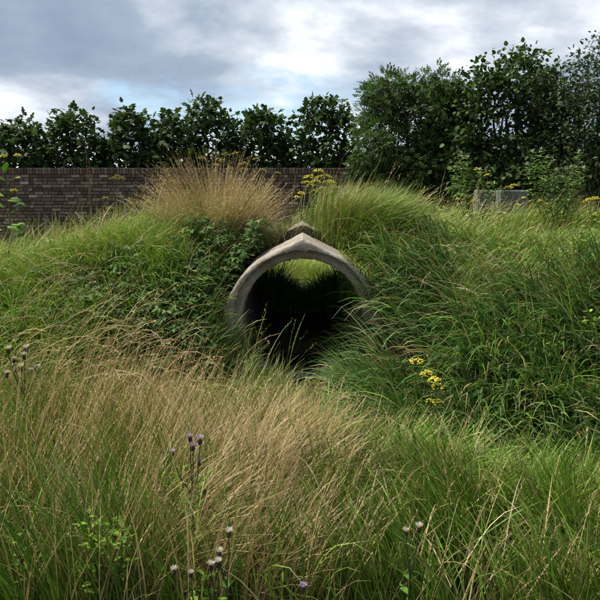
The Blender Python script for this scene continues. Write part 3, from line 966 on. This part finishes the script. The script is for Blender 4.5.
# the big straw-coloured tussock
def tussock(name, label, cx, cy, rx, ry, n, L, cols, fanout, segs=6, k=6, green=0, W=.003):
    z = float(H(cx, cy)); root = empty(name, (cx, cy, z)); tag(root, label, 'grass tuft')
    r = np.sqrt(rng.random(n)); an = U(0, 2 * pi, n)
    ox, oy = r * np.cos(an), r * np.sin(an)
    x, y = cx + ox * rx, cy + oy * ry
    R = np.stack([x, y, H(x, y) - .01], 1)
    c = jitter_cols(cols, n, .2, .06)
    az = np.arctan2(oy * .6, ox) + U(-.5, .5, n)
    th0 = fanout * r * U(.3, 1.1, n); th1 = th0 + U(.05, .55, n) * (.4 + r)
    cl = fbm(x, y, 9, 33)
    Ls = L * (1 - .28 * r ** 2) * U(.45, 1.15, n) * (.72 + .55 * cl)
    az = az + (fbm(x, y, 7, 35) - .5) * 2.2; th1 = th1 + .25 * (x < cx) * U(0, 1.6, n) * r
    odd = rng.random(n) < .16; az = np.where(odd, U(0, 2 * pi, n), az); th1 = th1 + odd * U(.2, 1.5, n); th0 = th0 + odd * U(0, .4, n)
    mb = MB(); pos, thv = ribbons(mb, R, az, th0, th1, Ls, W * U(.7, 1.3, n), segs, p=1.6, prof=np.linspace(1, .45, segs + 1), cb=c)
    o = mb.build('stalks', M_STRAW, root); o['kind'] = 'stuff'
    mb = MB(); seed_heads(mb, pos, az, thv, c * 1.02, k, .72, (.012, .028), .004)
    o = mb.build('seed_heads', M_STRAW, root); o['kind'] = 'stuff'
    mb = MB(); m = n // 2
    k2 = rng.choice(n, m)
    ribbons(mb, R[k2], az[k2] + U(-.6, .6, m), th0[k2] + .1, th0[k2] + U(.6, 1.5, m), Ls[k2] * .6, .005, 5, cb=jitter_cols(GREEN + STRAW, m, .2), ct=jitter_cols(STRAW + OLIVE, m, .2))
    o = mb.build('blades', M_GRASS, root); o['kind'] = 'stuff'


tussock('dry_grass_tussock', 'large straw-coloured grass tuft above the left side of the culvert', -.84, 6.40, .42, .26, 2400, .76, STRAW, .85)

# small broad leaves of weeds among the grass
wd = MB()
for n, box_, cols, sz, hh in ((3000, (1.0, 4.4, 5.4, 8.2), LIME + GREEN, .04, (.12, .34)), (1600, (-4.4, -.9, 5.4, 7.2), LIME + GREEN, .04, (.08, .26)),
                              (700, (1.6, 4.4, 3.4, 5.4), LIME + GREEN, .035, (.15, .34))):
    R = scatter(n, *box_, lambda x, y: not_pipe(x, y) * smooth((fbm(x, y, 2.6, 91) - .48) / .12)); n = len(R)
    R[:, 2] += U(hh[0], hh[1], n); a = U(0, 2 * pi, n)
    leaves(wd, OVAL, R, np.stack([np.cos(a), np.sin(a), U(-.4, .7, n)], 1), unit(np.stack([U(-.4, .4, n), U(-.7, .2, n), np.ones(n)], 1)), sz * U(.5, 1.4, n), jitter_cols(cols, n, .3))
tag(wd.build('weed_leaves', M_LEAF), 'small broad weed leaves scattered among the grass', 'weeds', kind='stuff')

# ------------------------------------------------------------------ brambles


def bramble(name, label, pts, n_leaf, cols, canes, size=.085, h=(.02, .22)):
    """pts: rows (x, y, rx, ry) of patches"""
    x0, y0 = pts[0][:2]; root = empty(name, (x0, y0, float(H(x0, y0)))); tag(root, label, 'bramble')
    P_ = []
    w = np.array([p[2] * p[3] for p in pts]); w = w / w.sum()
    for p, q in zip(pts, w):
        k = int(n_leaf * q); r = np.sqrt(rng.random(k)); a = U(0, 2 * pi, k)
        P_.append(np.stack([p[0] + r * p[2] * np.cos(a), p[1] + r * p[3] * np.sin(a)], 1))
    xy = np.concatenate(P_); dx = np.abs(xy[:, 0] - X0)
    ok = (dx > R_OUT + .03) | (xy[:, 1] > 6.1) | ((dx > .40) & (xy[:, 1] > 5.62)); xy = xy[ok]; n = len(xy)
    hh = (.35 + 1.0 * fbm(xy[:, 0], xy[:, 1], 3, 31)) * U(h[0], h[1], n)
    gz = np.maximum(H(xy[:, 0], xy[:, 1]), z_outer(xy[:, 0])); pos = np.stack([xy[:, 0], xy[:, 1], gz + hh], 1)
    a = U(0, 2 * pi, n); d = np.stack([np.cos(a), np.sin(a) - .35, U(-.5, .35, n)], 1)
    up = unit(np.stack([U(-.4, .4, n), U(-.8, .1, n), np.ones(n)], 1))
    lb = MB(); leaves(lb, TRIFOL, pos, d, up, size * U(.6, 1.3, n), jitter_cols(cols, n, .3, .1))
    tag(lb.build('foliage', M_LEAF, root), kind='stuff')
    for k in range(canes):
        i, j = rng.integers(0, n, 2)
        a_, b_ = pos[i] - (0, 0, hh[i]), pos[j] - (0, 0, .5 * hh[j])
        if np.linalg.norm(a_ - b_) > 1.3: b_ = a_ + (b_ - a_) * .6
        m = MB(); tube(m, curve_pts(a_, b_, .22, 9, (U(-.1, .1), U(-.2, 0), 0)), np.linspace(.005, .002, 9), jitter_cols([(1, (.10, .075, .04)), (1, (.09, .10, .035)), (.6, (.22, .15, .08))], 1)[0], 5)
        m.build('cane', M_LEAF, root)


BRAM = [(3, (.05, .105, .024)), (2, (.085, .16, .034)), (1, (.15, .22, .06)), (.5, (.20, .18, .07))]
bramble('bramble', 'leafy bramble crowding the left shoulder of the culvert', [(-.86, 5.55, .34, .42), (-.62, 5.98, .46, .22), (-.95, 5.15, .25, .3)], 2000, BRAM, 14, h=(.08, .34))
bramble('bramble', 'low bramble tangled with dead stems left of the culvert', [(-1.7, 5.35, .65, .45), (-1.4, 4.9, .5, .4)], 950, BRAM, 16, h=(.05, .30))
bramble('bramble', 'bramble runners at the far left of the bank', [(-2.9, 5.2, .8, .5), (-2.5, 4.7, .6, .3)], 340, BRAM, 10, h=(.04, .26))

# ------------------------------------------------------------------ flowering plants
YEL = [(3, (.88, .72, .07)), (2, (.90, .80, .16)), (1, (.74, .54, .05))]
OCH = [(3, (.50, .38, .06)), (2, (.36, .26, .06)), (1, (.62, .50, .06))]
STEMC = (.09, .13, .035)


def floret_cluster(c, R, n, cols, size=.011):
    mb = MB()
    r = np.sqrt(rng.random(n)) * R; a = U(0, 2 * pi, n)
    ctr = np.stack([r * np.cos(a), r * np.sin(a), -.9 * r * r / max(R, .01) * .5 + U(-.008, .008, n)], 1) + c
    k = 8; an = np.linspace(0, 2 * pi, k, endpoint=False)
    rad = np.where(np.arange(k) % 2 == 0, 1.0, .55)
    tv = np.concatenate([[(0, 0, .35)], np.stack([rad * np.cos(an), rad * np.sin(an), .12 * rad], 1), [(0, 0, -.6)]])
    tf = np.array([(0, 1 + i, 1 + (i + 1) % k) for i in range(k)] + [(k + 1, 1 + (i + 1) % k, 1 + i) for i in range(k)])
    d = np.stack([np.cos(a + 1), np.sin(a + 1), U(-.25, .25, n)], 1)
    leaves(mb, (tv, tf), ctr, d, unit(np.stack([U(-.3, .3, n), U(-.5, .1, n), np.ones(n)], 1)), size * U(.75, 1.25, n), jitter_cols(cols, n, .15, .05))
    return mb, ctr


def ragwort(label, heads, Y, basepx, R=.045, cols=YEL, nfl=30, n_leaf=16, leaf=.10, lcols=None, fsize=.0085, name='ragwort', group='ragwort plants'):
    """heads: pixels of the flower heads, at depth about Y"""
    H3 = [P(px, py, Y + U(-.08, .08)) for px, py in heads]
    bx = P(basepx, 300, Y)[0]; bz = float(H(bx, Y))
    root = empty(name, (bx, Y, bz)); tag(root, label, 'flower', group)
    top = np.mean(H3, 0); fork = np.array((bx, Y, bz)) * .42 + top * .58
    st = MB(); tube(st, curve_pts((bx, Y, bz - .03), fork, 0, 6, (U(-.02, .02), 0, 0)), np.linspace(.006, .0045, 6), STEMC, 6)
    for h in H3:
        s = fork + (np.array((bx, Y, bz)) - fork) * U(0, .25)
        tube(st, curve_pts(s, h - (0, 0, .012), 0, 5, ((s[0] - h[0]) * -.12, 0, -.02)), np.linspace(.0038, .0022, 5), STEMC, 5)
    for h in H3:
        mb, ctr = floret_cluster(h, R * U(.8, 1.2), nfl, cols, fsize)
        for q in ctr: tube(mb, [h - (0, 0, .03), q - (0, 0, .002)], .0012, STEMC, 3)
        mb.build('flower_head', M_FLOWER, root)
    st.build('stem', M_LEAF, root)
    n = n_leaf; t = U(.1, 1, n); pos = np.array((bx, Y, bz)) * (1 - t[:, None]) + fork * t[:, None]
    a = U(0, 2 * pi, n); d = np.stack([np.cos(a), np.sin(a), U(-.1, .7, n)], 1)
    lb = MB(); leaves(lb, LOBED, pos, d, np.array((0, 0, 1.)), leaf * U(.6, 1.2, n) * (1.2 - .5 * t), jitter_cols(lcols or GREEN, n, .25))
    tag(lb.build('foliage', M_LEAF, root), kind='stuff')


ragwort('bright yellow ragwort standing just behind the point of the culvert', [(318, 169), (310, 175), (325, 174), (316, 180), (329, 180), (322, 187), (311, 184), (333, 185), (306, 181), (320, 176), (314, 190), (328, 190)], 6.9, 314, .065, n_leaf=36, nfl=42, leaf=.14, fsize=.0085)
ragwort('small yellow ragwort with one head between tussock and culvert ridge', [(297, 196), (301, 192)], 6.7, 303, .04, n_leaf=8)
ragwort('yellow ragwort blooming in the dark grass of the right bank', [(417, 359), (428, 371), (435, 378), (438, 384), (432, 400), (424, 373), (438, 400)], 3.95, 432, .042, nfl=46, n_leaf=18, leaf=.09, fsize=.0075)
ragwort('fading ragwort behind the straw tuft, tallest heads on its right', [(236, 152), (226, 153), (243, 162), (222, 159)], 7.3, 234, .045, OCH, n_leaf=24)
ragwort('fading ragwort behind the straw tuft, left of the tallest one', [(202, 157), (217, 164), (230, 167), (215, 170)], 7.2, 214, .042, OCH, n_leaf=24)
ragwort('fading ragwort behind the straw tuft, right of the tallest one', [(256, 158), (263, 169), (244, 168), (278, 172)], 7.2, 256, .038, OCH, n_leaf=20)
ragwort('ragwort with two small heads at the left foot of the straw tuft', [(163, 183), (172, 181), (159, 190)], 7.8, 166, .04, OCH, n_leaf=18)
ragwort('lone brownish ragwort in front of the middle of the brick wall', [(117, 175), (113, 177), (122, 177)], 9.0, 117, .05, OCH, n_leaf=26, leaf=.14)
ragwort('low ragwort with one brown head on the mound before the brick wall', [(105, 197), (110, 207)], 8.2, 106, .042, OCH, n_leaf=14)
ragwort('yellow ragwort at the right picture edge', [(590, 198), (586, 200), (596, 197), (594, 214)], 7.2, 592, .05, n_leaf=16)
ragwort('ragwort with a single yellow head beside the pale concrete block', [(514, 184), (509, 186)], 8.3, 510, .05, n_leaf=14)
ragwort('ragwort with two yellow heads left of the pale concrete blocks', [(478, 168), (488, 174), (474, 200)], 7.8, 480, .05, n_leaf=18)
ragwort('low ragwort half sunk in the grass on the right crest', [(547, 203), (541, 200), (562, 219), (538, 214)], 7.3, 548, .035, n_leaf=12)
ragwort('low ragwort below the pale concrete blocks', [(524, 197), (518, 204), (458, 198)], 7.9, 515, .035, n_leaf=10)


def leafy_plant(name, label, tops, Y, basepx, n_leaf, leaf, cols, tmpl=LANCE, cat='plant', spread=.03, low=.25, rs=.005, tuft=None, stemc=STEMC):
    bx = P(basepx, 300, Y)[0]; bz = float(H(bx, Y)); b = np.array((bx, Y, bz))
    root = empty(name, b); tag(root, label, cat)
    st, lb = MB(), MB()
    for (px, py) in tops:
        tp = P(px, py, Y + U(-.12, .12))
        pts = curve_pts(b + (U(-.03, .03), U(-.03, .03), -.02), tp, 0, 9, ((bx - tp[0]) * -.18, 0, 0))
        tube(st, pts, np.linspace(rs, rs * .35, 9), stemc, 5)
        n = n_leaf; t = low + (1 - low) * np.sort(rng.random(n)) ** .8
        q = t * 8; i = np.minimum(q.astype(int), 7); fr = (q - i)[:, None]
        pos = pts[i] * (1 - fr) + pts[i + 1] * fr
        a = np.arange(n) * 2.4 + U(-.4, .4, n); d = np.stack([np.cos(a), np.sin(a), U(.1, 1.0, n)], 1)
        leaves(lb, tmpl, pos + d * spread * .2, d, np.array((0, 0, 1.)), leaf * U(.7, 1.2, n) * (1.15 - .55 * t), jitter_cols(cols, n, .25, .08))
        if tuft is not None:
            th = MB(); m = 40
            R_ = np.repeat(tp[None], m, 0); ribbons(th, R_, U(0, 2 * pi, m), U(0, .9, m), U(.2, 1.2, m), U(.02, .045, m), .003, 2, cb=jitter_cols(tuft, m))
            th.build('flower_head', M_FLOWER, root)
    st.build('stem', M_LEAF, root); tag(lb.build('foliage', M_LEAF, root), kind='stuff')
    return root


HERB = [(3, (.25, .37, .11)), (2, (.18, .29, .08)), (1, (.33, .42, .18))]
FLUFF = [(2, (.50, .46, .42)), (1, (.40, .33, .36))]
leafy_plant('creeping_thistle', 'tall pale green leafy thistle right of the concrete blocks', [(533, 152), (541, 150), (547, 158), (556, 170), (527, 165), (571, 168), (579, 152), (584, 168), (563, 178)], 7.4, 556, 70, .10, HERB, tuft=FLUFF)
leafy_plant('creeping_thistle', 'tall green leafy thistle left of the concrete blocks', [(461, 154), (468, 158), (455, 168), (480, 170), (466, 170), (488, 184)], 7.5, 472, 70, .10, HERB, tuft=FLUFF)
leafy_plant('leafy_herb', 'slim green weed standing before the gap between the concrete blocks', [(494, 182), (488, 190), (499, 188), (503, 192)], 8.0, 495, 34, .09, HERB)
leafy_plant('leafy_herb', 'bright green ferny plant low on the right bank', [(553, 333), (545, 338), (560, 338), (550, 345), (570, 345)], 4.6, 555, 22, .06, LIME, LOBED)
leafy_plant('leafy_herb', 'light green leafy plant at the foot of the right bank edge', [(598, 318), (590, 312), (584, 320)], 4.9, 592, 18, .07, LIME, OVAL)
leafy_plant('thistle_plant', 'green thistle foliage standing in the straw left of centre foreground', [(180, 462), (168, 478), (196, 476), (206, 470), (160, 490), (188, 490)], 2.45, 185, 30, .075, GREEN + LIME[:1], LOBED)
leafy_plant('thistle_plant', 'green thistle foliage at the lower left, nearest the camera', [(88, 512), (112, 520), (122, 528), (72, 530), (100, 540)], 2.1, 98, 28, .07, GREEN + LIME[:1], LOBED)
leafy_plant('thistle_plant', 'green thistle foliage at the lower left corner', [(38, 556), (28, 566), (50, 572), (14, 540)], 2.15, 32, 26, .07, GREEN + LIME[:1], LOBED)
leafy_plant('thistle_plant', 'green thistle foliage at the bottom below the white heads', [(205, 572), (240, 566), (188, 585), (225, 588)], 2.1, 214, 24, .06, GREEN + LIME[:1], LOBED)
leafy_plant('dock_stalk', 'thin brown seeding dock stalk in front of the brick wall', [(86, 152), (89, 160)], 7.8, 93, 50, .022, [(2, (.20, .13, .08)), (1, (.26, .18, .10))], OVAL, low=.5, stemc=(.2, .14, .08))

# tall yellow-flowered plant at the left edge with big leaves
def edge_plant():
    Y = 6.5; bx = P(8, 300, Y)[0]; bz = float(H(bx, Y)); b = np.array((bx, Y, bz))
    root = empty('ragwort', b); tag(root, 'tall broad-leaved yellow flower at the left picture edge', 'flower', 'ragwort plants')
    st = MB(); fork = P(8, 190, Y); tube(st, curve_pts(b, fork, 0, 8, (.03, 0, 0)), np.linspace(.010, .006, 8), STEMC, 6)
    for (px, py) in ((3, 155), (18, 154), (14, 189), (-6, 165)):
        h = P(px, py, Y + U(-.04, .04)); tube(st, curve_pts(fork - (0, 0, .03), h, 0, 6, (.01, 0, -.02)), np.linspace(.004, .002, 6), STEMC, 5)
        mb, ctr = floret_cluster(h, .038, 26, YEL, .010)
        for q in ctr: tube(mb, [h - (0, 0, .02), q - (0, 0, .002)], .0012, STEMC, 3)
        mb.build('flower_head', M_FLOWER, root)
    st.build('stem', M_LEAF, root)
    for (px, py, ang, s) in ((12, 214, .9, .17), (4, 208, 2.2, .18), (10, 238, .5, .2), (0, 216, 2.8, .2), (12, 180, .6, .12), (6, 172, 1.4, .14), (8, 200, 0.1, .17), (14, 206, .3, .16), (4, 196, 2.7, .15), (8, 226, -.1, .19), (2, 230, 3.3, .18), (16, 225, .2, .13), (6, 182, 2.0, .11)):
        lb = MB(); d = np.array([(cos(ang), -.5, sin(ang) * .7)])
        leaves(lb, OVAL, P(px, py, Y)[None], d, np.array([(0, -.5, 1.)]), s * 1.0, jitter_cols(GREEN, 1)); lb.build('leaf', M_LEAF, root)


edge_plant()

# thistle heads


def thistle(label, heads, Y, basepx, pal, size=.011, group='thistles in the foreground grass'):
    bx = P(basepx, 300, Y)[0]; bz = float(H(bx, Y)); b = np.array((bx, Y, bz))
    root = empty('thistle', b); tag(root, label, 'thistle', group)
    H3 = [P(px, py, Y + U(-.05, .05)) for px, py in heads]
    top = np.mean(H3, 0); fork = b * .25 + top * .75
    st = MB(); tube(st, curve_pts(b, fork, 0, 6), np.linspace(.004, .003, 6), (.07, .08, .035), 5)
    for h in H3:
        tube(st, curve_pts(fork - (0, 0, .02), h - (0, 0, size * 1.6), 0, 4, ((h[0] - fork[0]) * .15, 0, 0)), np.linspace(.003, .0018, 4), (.07, .075, .035), 5)
    st.build('stem', M_LEAF, root)
    for h in H3:
        tilt = np.array((U(-.2, .2), U(-.2, .1), 1.0))
        s = size * U(.85, 1.15)
        zz = np.array((-1.7, -1.4, -.8, -.1, .3)); rr = np.array((.15, .55, .75, .62, .45))
        mb = MB(); tube(mb, h + zz[:, None] * s * tilt, rr * s, jitter_cols([(1, (.055, .04, .045)), (1, (.08, .06, .05))], 1)[0], 9)
        m = 60; a = U(0, 2 * pi, m); k = U(-1.5, .2, m); rad = np.interp(k, zz, rr)
        leaves(mb, LANCE, h + (np.stack([rad * np.cos(a), rad * np.sin(a), k], 1)) * s, np.stack([np.cos(a) * .5, np.sin(a) * .5, np.ones(m)], 1),
               np.stack([np.cos(a), np.sin(a), 0 * a], 1), .5 * s, jitter_cols([(1, (.05, .035, .04)), (1, (.11, .09, .06))], m))
        bulb = mb.build('flower_head', M_LEAF, root)
        mb = MB(); m = 150; a = U(0, 2 * pi, m); r = np.sqrt(rng.random(m)) * .4 * s
        R_ = h + np.stack([r * np.cos(a), r * np.sin(a), 0 * a + .25 * s], 1)
        ribbons(mb, R_, a, r / s * 1.4, r / s * 3.0, s * U(1.1, 1.9, m), s * .12, 3, cb=jitter_cols(pal, m, .15))
        mb.build('tuft', M_FLOWER, bulb, origin=tuple(root.location))
    t = U(.2, .95, 14); pos = b * (1 - t[:, None]) + fork * t[:, None]; a = U(0, 2 * pi, 14)
    lb = MB(); leaves(lb, LOBED, pos, np.stack([np.cos(a), np.sin(a), U(0, .6, 14)], 1), np.array((0, 0, 1.)), .06 * U(.6, 1.2, 14), jitter_cols(GREEN, 14))
    tag(lb.build('foliage', M_LEAF, root), kind='stuff')


WHITE = [(2, (.68, .62, .54)), (1, (.52, .45, .38))]
PURP = [(2, (.42, .30, .48)), (1, (.55, .44, .58))]
thistle('thistle gone to white fluff with many heads at the left edge', [(8, 350), (26, 349), (14, 360), (7, 374), (21, 368), (37, 369), (31, 371), (24, 356)], 3.4, 17, WHITE, .013)
thistle('thistle with one purple and two pale heads in the straw', [(193, 447), (190, 438), (200, 440), (172, 453), (199, 463)], 2.3, 186, PURP, .0105)
thistle('thistle with one white head, above the pair of joined heads', [(229, 533), (219, 553)], 1.9, 226, WHITE, .0095)
thistle('thistle with two white heads touching, at the bottom', [(211, 566), (218, 563)], 1.88, 214, WHITE, .0108)
thistle('thistle with single pale head, leftmost along the bottom', [(174, 571)], 1.88, 176, WHITE, .0098)
thistle('thistle with slim pale head between the leftmost and the joined heads', [(191, 574)], 1.88, 192, WHITE, .0085)
thistle('thistle with single mauve head at the bottom centre', [(303, 588)], 1.88, 304, PURP, .0095)
thistle('thistle with two small brown-white heads in the right foreground', [(419, 528), (406, 532)], 1.9, 416, WHITE, .0085)

# ------------------------------------------------------------------ concrete blocks in the grass


def block(label, px0, px1, py0, py1, Y, depth, rz):
    a, b = P(px0, py0, Y), P(px1, py1, Y)
    w, h = b[0] - a[0], a[2] - float(H((a[0] + b[0]) / 2, Y)) + .05
    mb = MB(); k = .012
    xs = np.array((-w / 2, -w / 2 + k, w / 2 - k, w / 2))
    rings = [(0, 0), (0, h - k), (k, h)]
    v = []
    for ins, z in rings:
        for (sx, sy) in ((-1, -1), (1, -1), (1, 1), (-1, 1)):
            v.append((sx * (w / 2 - ins), sy * (depth / 2 - ins), z))
    v = np.array(v) + U(-.006, .006, (12, 3))
    c, s = cos(rz), sin(rz); v = np.stack([v[:, 0] * c - v[:, 1] * s, v[:, 0] * s + v[:, 1] * c, v[:, 2]], 1)
    f = [(4 * i + j, 4 * i + (j + 1) % 4, 4 * i + 4 + (j + 1) % 4, 4 * i + 4 + j) for i in range(2) for j in range(4)] + [(8, 9, 10, 11), (3, 2, 1, 0)]
    org = np.array(((a[0] + b[0]) / 2, Y, a[2] - h))
    mb.add(v + org, np.array(f), (1, 1, 1))
    tag(mb.build('concrete_block', M_SLAB, origin=tuple(org), smooth_shade=False), label, 'block', 'concrete blocks in the grass')


block('narrow pale concrete block, left of the two in the grass', 477, 490, 190, 212, 8.6, .2, .14)
block('wide pale concrete block, right of the two in the grass', 499, 524, 190, 206, 9.1, .3, -.06)
